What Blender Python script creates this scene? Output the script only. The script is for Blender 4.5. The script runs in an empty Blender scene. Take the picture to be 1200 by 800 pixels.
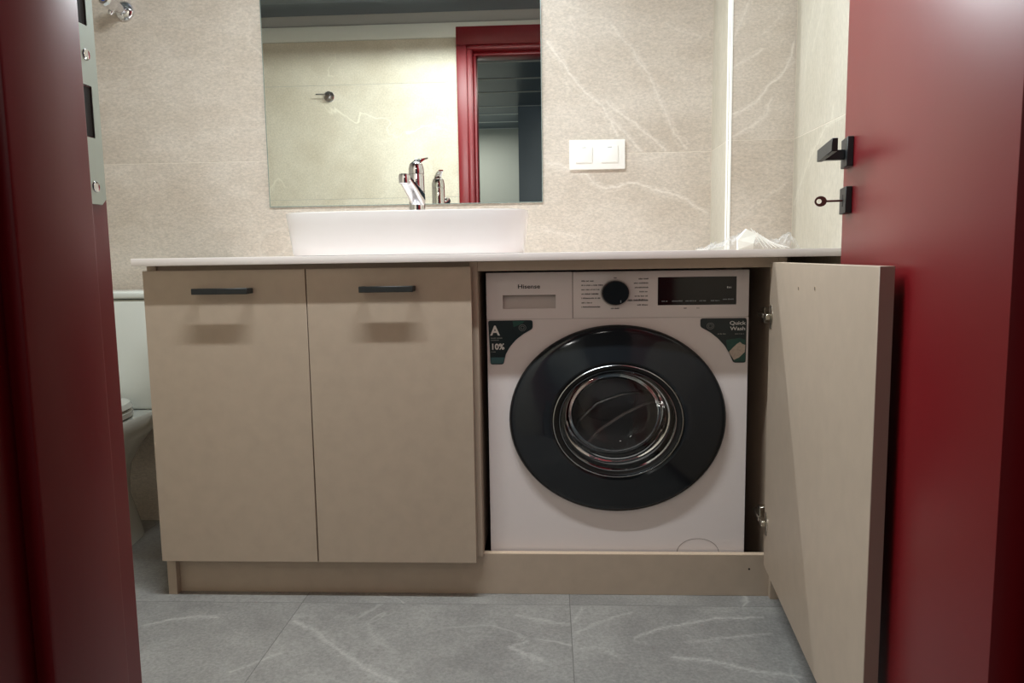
import bpy, bmesh, math, random
from mathutils import Vector, Matrix
random.seed(7)
PI = math.pi
SC = bpy.context.scene
COL = SC.collection

# ------------------------------------------------------------------ camera
F_PX = 870.0
cam_d = bpy.data.cameras.new('camera'); cam = bpy.data.objects.new('camera', cam_d); COL.objects.link(cam)
cam_d.sensor_fit = 'HORIZONTAL'; cam_d.sensor_width = 36.0; cam_d.lens = 36.0 * F_PX / 1200.0
cam_d.clip_start = 0.02
yaw, pit, rol = 0.0517, 0.1112, 0.0149
fwd0 = Vector((-math.sin(yaw), math.cos(yaw), 0)); rgt = Vector((math.cos(yaw), math.sin(yaw), 0))
fwd = fwd0 * math.cos(pit) + Vector((0, 0, -math.sin(pit)))
upv = fwd0 * math.sin(pit) + Vector((0, 0, math.cos(pit)))
cr, sr = math.cos(rol), math.sin(rol)
right = rgt * cr - upv * sr
up2 = upv * cr + rgt * sr
M = Matrix((( right.x, up2.x, -fwd.x, 0.0), (right.y, up2.y, -fwd.y, -1.6626), (right.z, up2.z, -fwd.z, 0.799), (0, 0, 0, 1)))
cam.matrix_world = M
SC.camera = cam

# ------------------------------------------------------------------ world and colour management
w = bpy.data.worlds.new('world'); SC.world = w; w.use_nodes = True
w.node_tree.nodes['Background'].inputs[0].default_value = (0.55, 0.6, 0.65, 1)
w.node_tree.nodes['Background'].inputs[1].default_value = 0.02
SC.view_settings.view_transform = 'Standard'; SC.view_settings.look = 'None'
SC.view_settings.gamma = 1.0; SC.view_settings.use_curve_mapping = False
SC.view_settings.exposure = 0.0
LAMP_FRONT, LAMP_MIRROR, FILL_HALL, LAMP_HALL2 = 25.5, 12.5, 1.7, 8.0

# ------------------------------------------------------------------ helpers
def lin(c):
    return tuple((x / 255 / 12.92) if x / 255 <= 0.04045 else ((x / 255 + 0.055) / 1.055) ** 2.4 for x in c) + (1.0,)

def link(o, parent=None):
    COL.objects.link(o)
    if parent is not None: o.parent = parent
    return o

def mesh_obj(name, bm, mat, parent=None, smooth=False, angle=40):
    me = bpy.data.meshes.new(name)
    bmesh.ops.recalc_face_normals(bm, faces=bm.faces[:])
    bm.to_mesh(me); bm.free()
    if mat is not None: me.materials.append(mat)
    if smooth:
        me.polygons.foreach_set('use_smooth', [True] * len(me.polygons))
        try: me.set_sharp_from_angle(angle=math.radians(angle))
        except Exception: pass
    return link(bpy.data.objects.new(name, me), parent)

def tag(o, label, cat, group=None):
    o['label'] = label; o['category'] = cat
    if group: o['group'] = group
    return o

def struct(o, label=None):
    o['kind'] = 'structure'
    if label: o['label'] = label
    return o

def empty(name, loc=(0, 0, 0)):
    o = bpy.data.objects.new(name, None); o.location = loc; o.empty_display_size = 0.05
    return link(o)

def box_bm(x0, x1, y0, y1, z0, z1, bev=0.0, seg=2, bm=None):
    b = bmesh.new()
    v = [b.verts.new(p) for p in ((x0,y0,z0),(x1,y0,z0),(x1,y1,z0),(x0,y1,z0),(x0,y0,z1),(x1,y0,z1),(x1,y1,z1),(x0,y1,z1))]
    for f in ((0,3,2,1),(4,5,6,7),(0,1,5,4),(1,2,6,5),(2,3,7,6),(3,0,4,7)): b.faces.new([v[i] for i in f])
    if bev: bmesh.ops.bevel(b, geom=b.edges[:], offset=bev, segments=seg, affect='EDGES', profile=0.5)
    if bm is None: return b
    merge(bm, b); return bm

def merge(dst, src):
    me = bpy.data.meshes.new('tmp'); src.to_mesh(me); src.free(); dst.from_mesh(me); bpy.data.meshes.remove(me)

def box(name, x0, x1, y0, y1, z0, z1, mat, parent=None, bev=0.0, seg=2):
    return mesh_obj(name, box_bm(x0, x1, y0, y1, z0, z1, bev, seg), mat, parent, smooth=bev > 0)

def prism_bm(pts, a0, a1, axis='z', bev=0.0):
    """polygon pts in the two other axes, extruded from a0 to a1 along axis"""
    b = bmesh.new()
    def P(p, a):
        return {'z': (p[0], p[1], a), 'y': (p[0], a, p[1]), 'x': (a, p[0], p[1])}[axis]
    lo = [b.verts.new(P(p, a0)) for p in pts]; hi = [b.verts.new(P(p, a1)) for p in pts]
    b.faces.new(lo[::-1]); b.faces.new(hi)
    n = len(pts)
    for i in range(n): b.faces.new((lo[i], lo[(i+1) % n], hi[(i+1) % n], hi[i]))
    if bev: bmesh.ops.bevel(b, geom=b.edges[:], offset=bev, segments=2, affect='EDGES', profile=0.5)
    return b

def frame_from(d):
    d = Vector(d).normalized()
    a = Vector((0, 0, 1)) if abs(d.z) < 0.9 else Vector((1, 0, 0))
    u = d.cross(a).normalized(); v = d.cross(u).normalized()
    return u, v

def tube_bm(pts, r, n=12, cap=True, bm=None, flat=None):
    """tube through pts, r number or list; flat=(su,sv) squash"""
    b = bmesh.new() if bm is None else bm
    pts = [Vector(p) for p in pts]; rr = r if isinstance(r, (list, tuple)) else [r] * len(pts)
    rings = []
    up = None
    for i, p in enumerate(pts):
        d = (pts[min(i+1, len(pts)-1)] - pts[max(i-1, 0)]).normalized()
        if up is None: u, v = frame_from(d)
        else:
            u = (up - d * up.dot(d)).normalized(); v = d.cross(u).normalized()
        up = u
        rings.append([b.verts.new(p + (u * math.cos(2*PI*k/n) * (flat[0] if flat else 1) + v * math.sin(2*PI*k/n) * (flat[1] if flat else 1)) * rr[i]) for k in range(n)])
    for i in range(len(rings) - 1):
        for k in range(n): b.faces.new((rings[i][k], rings[i][(k+1) % n], rings[i+1][(k+1) % n], rings[i+1][k]))
    if cap:
        b.faces.new(rings[0][::-1]); b.faces.new(rings[-1])
    return b

def lathe_bm(prof, c, axis=(0, 0, 1), n=32, sx=1.0, sz=1.0, cap0=False, cap1=False, bm=None):
    """prof: (radius, along) pairs round axis; for axis -y, sx/sz scale the x and z radii"""
    b = bmesh.new() if bm is None else bm
    c = Vector(c); ax = Vector(axis).normalized()
    if abs(ax.y) > 0.99: u, v = Vector((sx, 0, 0)), Vector((0, 0, sz))
    elif abs(ax.z) > 0.99: u, v = Vector((sx, 0, 0)), Vector((0, sz, 0))
    else: u, v = frame_from(ax)
    rings = []
    for r, a in prof:
        if r < 1e-6: rings.append([b.verts.new(c + ax * a)])
        else: rings.append([b.verts.new(c + ax * a + u * r * math.cos(2*PI*k/n) + v * r * math.sin(2*PI*k/n)) for k in range(n)])
    for A, B in zip(rings, rings[1:]):
        for k in range(n):
            k2 = (k+1) % n
            if len(A) == 1 and len(B) == 1: continue
            if len(A) == 1: b.faces.new((A[0], B[k2], B[k]))
            elif len(B) == 1: b.faces.new((A[k], A[k2], B[0]))
            else: b.faces.new((A[k], A[k2], B[k2], B[k]))
    if cap0 and len(rings[0]) > 1: b.faces.new(rings[0][::-1])
    if cap1 and len(rings[-1]) > 1: b.faces.new(rings[-1])
    return b

def sup(cx, cy, hx, hy, p, n):
    out = []
    for k in range(n):
        t = 2*PI*k/n; c, s = math.cos(t), math.sin(t)
        out.append((cx + hx * math.copysign(abs(c) ** (2/p), c), cy + hy * math.copysign(abs(s) ** (2/p), s)))
    return out

def loft_bm(sections, cap0=True, cap1=True):
    """sections: list of (list of xy, z)"""
    b = bmesh.new(); rings = []
    for pts, z in sections: rings.append([b.verts.new((x, y, z)) for x, y in pts])
    n = len(rings[0])
    for A, B in zip(rings, rings[1:]):
        for k in range(n): b.faces.new((A[k], A[(k+1) % n], B[(k+1) % n], B[k]))
    if cap0: b.faces.new(rings[0][::-1])
    if cap1: b.faces.new(rings[-1])
    return b

def text_obj(name, s, x, z, y, size, mat, parent, align='LEFT', bold=0.0, sx=1.0, depth=0.0002):
    """lettering lying on a surface that faces -y"""
    cu = bpy.data.curves.new(name, 'FONT'); cu.body = s; cu.size = size; cu.align_x = align
    cu.offset = bold; cu.extrude = depth; cu.resolution_u = 3
    t = bpy.data.objects.new(name, cu); COL.objects.link(t)
    bpy.context.view_layer.update()
    me = bpy.data.meshes.new_from_object(t.evaluated_get(bpy.context.evaluated_depsgraph_get()))
    bpy.data.objects.remove(t); bpy.data.curves.remove(cu)
    me.transform(Matrix(((sx, 0, 0, x), (0, 0, -1, y), (0, 1, 0, z), (0, 0, 0, 1))))
    me.materials.clear(); me.materials.append(mat)
    me.name = name
    return link(bpy.data.objects.new(name, me), parent)

# ------------------------------------------------------------------ materials
def new_mat(name):
    m = bpy.data.materials.new(name); m.use_nodes = True
    return m, m.node_tree.nodes, m.node_tree.links, m.node_tree.nodes['Principled BSDF']

def plain(name, rgb, rough=0.5, metal=0.0, spec=0.5, coat=0.0, mottle=0.0, mscale=40, bump=0.0, bscale=300):
    m, n, l, p = new_mat(name)
    c = lin(rgb)
    p.inputs['Base Color'].default_value = c; p.inputs['Roughness'].default_value = rough
    p.inputs['Metallic'].default_value = metal; p.inputs['Specular IOR Level'].default_value = spec
    p.inputs['Coat Weight'].default_value = coat; p.inputs['Coat Roughness'].default_value = 0.08
    geo = n.new('ShaderNodeNewGeometry')
    nz = n.new('ShaderNodeTexNoise'); nz.inputs['Scale'].default_value = mscale; nz.inputs['Detail'].default_value = 4
    l.new(geo.outputs['Position'], nz.inputs['Vector'])
    mx = n.new('ShaderNodeMix'); mx.data_type = 'RGBA'
    mx.inputs[6].default_value = tuple(x * (1 - mottle) for x in c[:3]) + (1,)
    mx.inputs[7].default_value = tuple(min(1, x * (1 + mottle)) for x in c[:3]) + (1,)
    l.new(nz.outputs['Fac'], mx.inputs[0]); l.new(mx.outputs[2], p.inputs['Base Color'])
    if bump:
        n2 = n.new('ShaderNodeTexNoise'); n2.inputs['Scale'].default_value = bscale; n2.inputs['Detail'].default_value = 3
        l.new(geo.outputs['Position'], n2.inputs['Vector'])
        bp = n.new('ShaderNodeBump'); bp.inputs['Strength'].default_value = bump; bp.inputs['Distance'].default_value = 0.001
        l.new(n2.outputs['Fac'], bp.inputs['Height']); l.new(bp.outputs[0], p.inputs['Normal'])
    return m

def stone(name, dark, base, vein, rough, grain=0.35, proc=0.5, stretch=(1, 1, 1), rot=0.0, vmain=1.0):
    """porcelain stone tile: cloudy body, fine chiselled grain, pale veins (own procedural ones plus drawn 'vein' attribute)"""
    m, n, l, p = new_mat(name)
    geo = n.new('ShaderNodeNewGeometry'); oi = n.new('ShaderNodeObjectInfo')
    mul = n.new('ShaderNodeVectorMath'); mul.operation = 'SCALE'; mul.inputs[0].default_value = (13.1, 7.7, 19.3)
    l.new(oi.outputs['Random'], mul.inputs['Scale'])
    add = n.new('ShaderNodeVectorMath'); l.new(geo.outputs['Position'], add.inputs[0]); l.new(mul.outputs[0], add.inputs[1])
    mp = n.new('ShaderNodeMapping'); mp.inputs['Rotation'].default_value = (rot, rot, rot); mp.inputs['Scale'].default_value = stretch
    l.new(add.outputs[0], mp.inputs['Vector'])
    cl = n.new('ShaderNodeTexNoise'); cl.inputs['Scale'].default_value = 5; cl.inputs['Detail'].default_value = 8; cl.inputs['Roughness'].default_value = 0.62
    l.new(mp.outputs[0], cl.inputs['Vector'])
    mx = n.new('ShaderNodeMix'); mx.data_type = 'RGBA'; mx.inputs[6].default_value = lin(dark); mx.inputs[7].default_value = lin(base)
    rm = n.new('ShaderNodeMapRange'); rm.inputs[1].default_value = 0.34; rm.inputs[2].default_value = 0.62
    l.new(cl.outputs['Fac'], rm.inputs[0]); l.new(rm.outputs[0], mx.inputs[0])
    # fine grain
    gr = n.new('ShaderNodeTexNoise'); gr.inputs['Scale'].default_value = 150; gr.inputs['Detail'].default_value = 4; gr.inputs['Roughness'].default_value = 0.7
    l.new(mp.outputs[0], gr.inputs['Vector'])
    g2 = n.new('ShaderNodeMapRange'); g2.inputs[1].default_value = 0.3; g2.inputs[2].default_value = 0.7
    g2.inputs[3].default_value = 1 - 0.16 * grain * 2; g2.inputs[4].default_value = 1 + 0.12 * grain * 2
    l.new(gr.outputs['Fac'], g2.inputs[0])
    mg = n.new('ShaderNodeMix'); mg.data_type = 'RGBA'; mg.blend_type = 'MULTIPLY'; mg.inputs[0].default_value = 1
    l.new(mx.outputs[2], mg.inputs[6]); l.new(g2.outputs[0], mg.inputs[7])
    # procedural veins: contour line of a warped noise, masked
    vn = n.new('ShaderNodeTexNoise'); vn.inputs['Scale'].default_value = 1.7; vn.inputs['Detail'].default_value = 5; vn.inputs['Roughness'].default_value = 0.5; vn.inputs['Distortion'].default_value = 0.5
    l.new(mp.outputs[0], vn.inputs['Vector'])
    s1 = n.new('ShaderNodeMath'); s1.operation = 'SUBTRACT'; s1.inputs[1].default_value = 0.5; l.new(vn.outputs['Fac'], s1.inputs[0])
    ab = n.new('ShaderNodeMath'); ab.operation = 'ABSOLUTE'; l.new(s1.outputs[0], ab.inputs[0])
    vr = n.new('ShaderNodeMapRange'); vr.inputs[1].default_value = 0.0; vr.inputs[2].default_value = 0.007; vr.inputs[3].default_value = 1; vr.inputs[4].default_value = 0
    l.new(ab.outputs[0], vr.inputs[0])
    mk = n.new('ShaderNodeTexNoise'); mk.inputs['Scale'].default_value = 3.1; mk.inputs['Detail'].default_value = 3
    l.new(add.outputs[0], mk.inputs['Vector'])
    mr = n.new('ShaderNodeMapRange'); mr.inputs[1].default_value = 0.48; mr.inputs[2].default_value = 0.62; mr.inputs[4].default_value = proc
    l.new(mk.outputs['Fac'], mr.inputs[0])
    vm = n.new('ShaderNodeMath'); vm.operation = 'MULTIPLY'; l.new(vr.outputs[0], vm.inputs[0]); l.new(mr.outputs[0], vm.inputs[1])
    at = n.new('ShaderNodeAttribute'); at.attribute_name = 'vein'
    # drawn veins break up with the grain
    br = n.new('ShaderNodeMapRange'); br.inputs[1].default_value = 0.3; br.inputs[2].default_value = 0.6; br.inputs[3].default_value = 0.45; br.inputs[4].default_value = 1.1
    l.new(gr.outputs['Fac'], br.inputs[0])
    am = n.new('ShaderNodeMath'); am.operation = 'MULTIPLY'; l.new(at.outputs['Fac'], am.inputs[0]); l.new(br.outputs[0], am.inputs[1])
    am2 = n.new('ShaderNodeMath'); am2.operation = 'MULTIPLY'; am2.inputs[1].default_value = vmain; l.new(am.outputs[0], am2.inputs[0])
    mxv = n.new('ShaderNodeMath'); mxv.operation = 'MAXIMUM'; mxv.use_clamp = True; l.new(vm.outputs[0], mxv.inputs[0]); l.new(am2.outputs[0], mxv.inputs[1])
    fin = n.new('ShaderNodeMix'); fin.data_type = 'RGBA'; fin.inputs[7].default_value = lin(vein)
    l.new(mxv.outputs[0], fin.inputs[0]); l.new(mg.outputs[2], fin.inputs[6])
    l.new(fin.outputs[2], p.inputs['Base Color'])
    p.inputs['Roughness'].default_value = rough; p.inputs['Specular IOR Level'].default_value = 0.4
    bp = n.new('ShaderNodeBump'); bp.inputs['Strength'].default_value = 0.35; bp.inputs['Distance'].default_value = 0.0015
    l.new(gr.outputs['Fac'], bp.inputs['Height']); l.new(bp.outputs[0], p.inputs['Normal'])
    return m

def thin_glass(name, tint, refl_rough=0.0, ior=1.5, alpha_col=None):
    m, n, l, p = new_mat(name); n.remove(p)
    out = n['Material Output']
    tr = n.new('ShaderNodeBsdfTransparent'); tr.inputs[0].default_value = tint
    gl = n.new('ShaderNodeBsdfGlossy'); gl.inputs['Roughness'].default_value = refl_rough; gl.inputs[0].default_value = (1, 1, 1, 1)
    fr = n.new('ShaderNodeFresnel'); fr.inputs[0].default_value = ior
    mx = n.new('ShaderNodeMixShader'); l.new(fr.outputs[0], mx.inputs[0]); l.new(tr.outputs[0], mx.inputs[1]); l.new(gl.outputs[0], mx.inputs[2])
    l.new(mx.outputs[0], out.inputs['Surface'])
    return m

def emit(name, rgb, s):
    m, n, l, p = new_mat(name); n.remove(p)
    e = n.new('ShaderNodeEmission'); e.inputs[0].default_value = rgb + (1,); e.inputs[1].default_value = s
    l.new(e.outputs[0], n['Material Output'].inputs['Surface'])
    return m

M_WALL = stone('wall_tile_stone', (198, 184, 169), (212, 200, 187), (236, 227, 216), 0.5, grain=0.6, proc=0.25, vmain=0.85, stretch=(0.75, 0.75, 1.5))
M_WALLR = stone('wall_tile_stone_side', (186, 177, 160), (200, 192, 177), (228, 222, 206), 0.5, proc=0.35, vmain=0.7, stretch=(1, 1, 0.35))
M_FLOOR = stone('floor_tile_stone', (136, 133, 130), (158, 155, 151), (198, 194, 189), 0.42, grain=0.8, proc=0.6, vmain=0.85)
M_GROUT = plain('grout_beige', (220, 209, 194), 0.8)
M_GROUTF = plain('grout_grey', (112, 109, 106), 0.85)
M_CAB = plain('cabinet_laminate', (181, 162, 144), 0.45, mottle=0.09, mscale=28, bump=0.10, bscale=420)
M_EDGE = plain('cabinet_edge_band', (160, 136, 126), 0.5)
M_RAW = plain('raw_chipboard_edge', (206, 182, 158), 0.75, mottle=0.2, mscale=300)
M_COUNT = plain('worktop_white', (240, 230, 226), 0.35)
M_CERAM = plain('ceramic_white', (246, 240, 238), 0.12, coat=0.3)
M_CERAM_SHADE = plain('ceramic_white_shaded', (214, 215, 208), 0.15, coat=0.2)  # white toilet ceramic, greyed: the dim corner's shade is put into the colour
M_WALLD = stone('wall_tile_stone_door_side', (200, 188, 168), (214, 204, 186), (240, 232, 214), 0.5, grain=0.5, proc=0.7)
M_CHROME = plain('chrome', (225, 225, 228), 0.06, metal=1.0)
M_STEEL = plain('brushed_steel', (190, 192, 188), 0.32, metal=1.0, mottle=0.05, mscale=200)
M_ZINC = plain('zinc_strike_plate', (186, 198, 194), 0.36, metal=0.9)
M_NICKEL = plain('hinge_nickel', (205, 198, 185), 0.25, metal=1.0)
M_BLACKM = plain('black_metal_matt', (24, 27, 29), 0.45)
M_BLACK = plain('near_black', (8, 8, 10), 0.6)
M_RED = plain('red_paint_satin', (118, 9, 19), 0.37, spec=0.45, mottle=0.03, mscale=3)
M_WASH = plain('washer_enamel_white', (224, 213, 211), 0.3)
M_WASHB = plain('washer_recess_grey', (196, 186, 182), 0.45)
M_WASHT = plain('washer_print_grey', (70, 62, 60), 0.6)
M_GAP = plain('washer_seam_grey', (128, 114, 110), 0.7)
M_RING = plain('washer_door_dark', (32, 35, 39), 0.10, spec=0.35)
M_RING2 = plain('washer_door_rim', (10, 11, 13), 0.45)
M_DISP = plain('display_black_gloss', (14, 17, 20), 0.08)
M_DTXT = plain('display_print', (150, 156, 158), 0.6)
M_STICK = plain('sticker_dark_teal', (26, 38, 42), 0.3, mottle=0.25, mscale=60)
M_STICK2 = plain('sticker_green', (38, 76, 68), 0.35, mottle=0.3, mscale=120)
M_STICK3 = plain('sticker_slate', (62, 96, 100), 0.35)
M_STXT = plain('sticker_white_print', (232, 228, 224), 0.4)
M_STXT2 = plain('sticker_grey_print', (140, 140, 136), 0.4)
M_TOWEL = plain('sticker_towel_print', (190, 172, 158), 0.5, mottle=0.3, mscale=250)
M_DRUM = plain('drum_steel', (196, 190, 188), 0.38, metal=0.5)
M_RUBBER = plain('gasket_rubber', (58, 58, 60), 0.5)
M_PVC = plain('corner_profile_white', (248, 246, 240), 0.25)
M_SWITCH = plain('switch_plastic_white', (250, 246, 240), 0.3)
M_PLASTER = plain('plaster_white', (222, 222, 214), 0.8)
M_PLASTERG = plain('plaster_grey', (176, 174, 170), 0.8)
M_CEIL = plain('ceiling_slat_dark_gloss', (150, 162, 174), 0.28, metal=1.0)
M_CEILG = plain('ceiling_slat_bright_gap', (150, 162, 168), 0.5)
M_HALLW = plain('hall_wall_grey_green', (194, 198, 190), 0.7)
M_HALLD = plain('hall_panel_dark', (86, 102, 114), 0.35)
M_HALLJ = plain('hall_joint_strip', (226, 230, 230), 0.5)
M_HALLF = plain('hall_floor', (110, 106, 102), 0.5)
M_KEY = plain('key_brown_plastic', (84, 44, 40), 0.35)
M_BLUE = plain('blue_mark', (40, 84, 190), 0.3)
M_PAPER = plain('paper_white', (244, 240, 230), 0.7)
M_MIRE = plain('mirror_edge', (150, 165, 158), 0.25, metal=0.3)
M_LAMPW = emit('lamp_diffuser_white', (1.0, 0.93, 0.84), 6.0)
m, n_, l_, p_ = new_mat('mirror_silver')
p_.inputs['Metallic'].default_value = 1; p_.inputs['Roughness'].default_value = 0.0; p_.inputs['Base Color'].default_value = (0.93, 0.95, 0.90, 1)
M_MIRROR = m
M_DOORGLASS = thin_glass('washer_window_glass', (0.86, 0.86, 0.87, 1), 0.0, 1.5)
m, n_, l_, p_ = new_mat('clear_plastic_film'); n_.remove(p_)
tr = n_.new('ShaderNodeBsdfTransparent'); tr.inputs[0].default_value = (0.96, 0.96, 0.96, 1)
gl = n_.new('ShaderNodeBsdfPrincipled'); gl.inputs['Base Color'].default_value = (0.95, 0.94, 0.92, 1); gl.inputs['Roughness'].default_value = 0.15
lw = n_.new('ShaderNodeLayerWeight'); lw.inputs[0].default_value = 0.25
mr = n_.new('ShaderNodeMapRange'); mr.inputs[3].default_value = 0.04; mr.inputs[4].default_value = 0.55
ms = n_.new('ShaderNodeMixShader')
l_.new(lw.outputs['Facing'], mr.inputs[0]); l_.new(mr.outputs[0], ms.inputs[0]); l_.new(tr.outputs[0], ms.inputs[1]); l_.new(gl.outputs[0], ms.inputs[2])
l_.new(ms.outputs[0], n_['Material Output'].inputs['Surface'])
M_FILM = m

# ------------------------------------------------------------------ room shell
WB = 0.53        # back wall tile face (y)
XR = 0.634       # right wall tile face (x)
XL = -1.80       # left wall tile face
YD = -1.05       # door wall tile face (bathroom side)
YH = -1.25       # door wall, hall side
ZC = 2.00        # ceiling
BX, BY = 0.465, 0.335   # pipe boxing: left face x, front face y
TT = 0.008; GAP = 0.0008
ROWS = [0.0, 0.5525, 1.095, 1.6375, ZC]

VB = [[(0.001, 1.406), (0.035, 1.361), (0.059, 1.323), (0.089, 1.286), (0.123, 1.251), (0.156, 1.226), (0.177, 1.187), (0.199, 1.142)], [(0.177, 1.187), (0.216, 1.153), (0.242, 1.124), (0.267, 1.1)], [(0.165, 1.238), (0.211, 1.203), (0.25, 1.174), (0.293, 1.14), (0.335, 1.099)], [(0.177, 1.455), (0.203, 1.417), (0.241, 1.383), (0.258, 1.347), (0.288, 1.31), (0.309, 1.26), (0.334, 1.205), (0.36, 1.146), (0.394, 1.104)], [(0.046, 1.311), (0.063, 1.271), (0.104, 1.251)], [(0.332, 1.45), (0.373, 1.428), (0.432, 1.408)], [(-0.007, 1.07), (0.027, 1.068), (0.053, 1.056), (0.105, 1.038), (0.126, 1.013), (0.165, 0.996), (0.199, 1.0), (0.242, 1.012), (0.268, 1.003), (0.311, 0.988), (0.37, 0.975), (0.396, 0.96), (0.422, 0.94), (0.456, 0.921)], [(-0.009, 0.879), (0.043, 0.868), (0.078, 0.858)]]
WB_ = [1.0, 0.8, 0.9, 0.7, 0.35, 0.4, 1.0, 0.6]
VX = [[(0.627, 1.333), (0.618, 1.287), (0.593, 1.252), (0.564, 1.229), (0.537, 1.193), (0.5, 1.168), (0.464, 1.155)], [(0.573, 1.199), (0.559, 1.156), (0.527, 1.128), (0.476, 1.105)], [(0.547, 1.318), (0.502, 1.294), (0.466, 1.267)], [(0.513, 1.442), (0.488, 1.38), (0.468, 1.324)], [(0.599, 1.408), (0.572, 1.378), (0.546, 1.358)], [(0.484, 0.886), (0.538, 0.929), (0.614, 0.982)]]
WX_ = [1.0, 0.8, 0.7, 0.6, 0.4, 0.4]
VR = [[(0.013, 1.092), (0.113, 1.088), (0.222, 1.024), (0.322, 0.927)], [(0.21, 1.397), (0.245, 1.329), (0.267, 1.234)], [(0.153, 1.378), (0.177, 1.338), (0.217, 1.282)]]
WR_ = [0.7, 0.6, 0.5]
VF = [[(0.239, -0.24), (0.287, -0.245), (0.324, -0.254), (0.364, -0.274), (0.401, -0.291), (0.468, -0.304)], [(0.171, -0.164), (0.219, -0.13), (0.297, -0.098), (0.364, -0.074), (0.464, -0.068)], [(0.282, -0.179), (0.362, -0.16), (0.462, -0.139)], [(-0.086, -0.067), (-0.02, -0.093), (0.036, -0.112)], [(-0.09, -0.205), (-0.054, -0.237), (-0.017, -0.262)], [(-0.09, -0.205), (-0.054, -0.186), (-0.075, -0.155)], [(0.046, -0.096), (0.069, -0.031)], [(0.046, -0.152), (0.092, -0.103), (0.178, -0.049)], [(-0.579, -0.109), (-0.524, -0.143), (-0.473, -0.198), (-0.422, -0.249), (-0.357, -0.304), (-0.296, -0.344)], [(-0.906, -0.132), (-0.862, -0.105), (-0.807, -0.09), (-0.761, -0.093)], [(-0.414, -0.106), (-0.374, -0.187), (-0.326, -0.234)], [(0.056, -0.211), (0.092, -0.2), (0.127, -0.236)], [(-0.633, -0.317), (-0.598, -0.276), (-0.558, -0.242)]]
WF_ = [0.9, 0.8, 0.55, 0.7, 0.8, 0.6, 0.6, 0.6, 0.9, 0.8, 0.5, 0.5, 0.6]

def jitter(lines, seed=3, amp=0.0024, off=(0.0, 0.0)):
    out = []
    rnd = random.Random(seed)
    for L in lines:
        P = []
        for (a, b), (c, d) in zip(L, L[1:]):
            k = max(1, int(math.hypot(c-a, d-b) / 0.012))
            for i in range(k):
                t = i / k; P.append((a + (c-a)*t + off[0] + rnd.uniform(-amp, amp), b + (d-b)*t + off[1] + rnd.uniform(-amp, amp)))
        P.append(L[-1]); out.append(P)
    return out

def vein_value(a, b, segs, wid):
    best = 0.0
    for (x0, y0, x1, y1, wt) in segs:
        if a < min(x0, x1) - 0.012 or a > max(x0, x1) + 0.012 or b < min(y0, y1) - 0.012 or b > max(y0, y1) + 0.012: continue
        dx, dy = x1-x0, y1-y0; L = dx*dx + dy*dy + 1e-12
        t = max(0, min(1, ((a-x0)*dx + (b-y0)*dy) / L))
        d = math.hypot(a-x0-dx*t, b-y0-dy*t)
        v = wt * max(0.0, 1 - d / wid)
        if v > best: best = v
    return best

def tile(parent, plane, a0, a1, b0, b1, face, mat, sgn, veins=None, wts=None, fine=None, wid=0.0040, step=0.0033):
    """one tile; plane 'y' (a=x,b=z), 'x' (a=y,b=z), 'z' (a=x,b=y); face = visible plane, body goes sgn*TT behind.
    fine=(a_lo,a_hi,b_lo,b_hi) region meshed finely so drawn veins can be carried as an attribute"""
    a0 += GAP; a1 -= GAP; b0 += GAP; b1 -= GAP
    def P(a, b, d):
        return {'y': (a, face + sgn*d, b), 'x': (face + sgn*d, a, b), 'z': (a, b, face + sgn*d)}[plane]
    def axis(lo, hi, f):
        vals = [lo, lo + 0.0008]
        if f:
            s, e = max(lo + 0.0008, f[0]), min(hi - 0.0008, f[1])
            k = max(1, int((e - s) / step)) if e > s else 0
            if k: vals += [s + (e-s)*i/k for i in range(k+1)]
        vals += [hi - 0.0008, hi]
        out = [vals[0]]
        for v in vals[1:]:
            if v - out[-1] > 1e-5: out.append(v)
        return out
    A = axis(a0, a1, fine[:2] if fine else None); B = axis(b0, b1, fine[2:] if fine else None)
    me = bpy.data.meshes.new('tile'); V = []; Fc = []; att = []
    segs = []
    if fine and veins:
        for sd, amp, off, kk in ((3, 0.0024, (0, 0), 1.0), (8, 0.006, (0.006, 0.004), 0.42), (12, 0.007, (-0.005, -0.008), 0.34)):
            for L, wt in zip(jitter(veins, sd, amp, off), wts): segs += [(p[0], p[1], q[0], q[1], wt*kk) for p, q in zip(L, L[1:])]
        segs = [s for s in segs if not (max(s[0], s[2]) < a0 or min(s[0], s[2]) > a1 or max(s[1], s[3]) < b0 or min(s[1], s[3]) > b1)]
    na, nb = len(A), len(B)
    for j, b in enumerate(B):
        for i, a in enumerate(A):
            edge = i in (0, na-1) or j in (0, nb-1)
            V.append(P(a, b, 0.0003 if edge else 0.0)); att.append(vein_value(a, b, segs, wid) if segs else 0.0)
    for j in range(nb-1):
        for i in range(na-1):
            Fc.append((j*na+i, j*na+i+1, (j+1)*na+i+1, (j+1)*na+i))
    o = len(V)
    ring = [0*na+0, na-1, (nb-1)*na+na-1, (nb-1)*na]
    for (a, b) in ((a0, b0), (a1, b0), (a1, b1), (a0, b1)): V.append(P(a, b, TT)); att.append(0.0)
    bot = list(range(0, na)); rgt_ = [j*na+na-1 for j in range(nb)]; top = [(nb-1)*na+i for i in range(na-1, -1, -1)]; lft = [j*na for j in range(nb-1, -1, -1)]
    for k, e in enumerate((bot, rgt_, top, lft)): Fc.append(tuple(e) + (o+(k+1) % 4, o+k))
    Fc.append((o, o+1, o+2, o+3))
    me.from_pydata(V, [], Fc); me.update()
    b = bmesh.new(); b.from_mesh(me); bmesh.ops.recalc_face_normals(b, faces=b.faces[:]); b.to_mesh(me); b.free()
    if segs:
        at = me.attributes.new('vein', 'FLOAT', 'POINT'); at.data.foreach_set('value', att)
    me.materials.append(mat)
    return link(bpy.data.objects.new('tile', me), parent)

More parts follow.
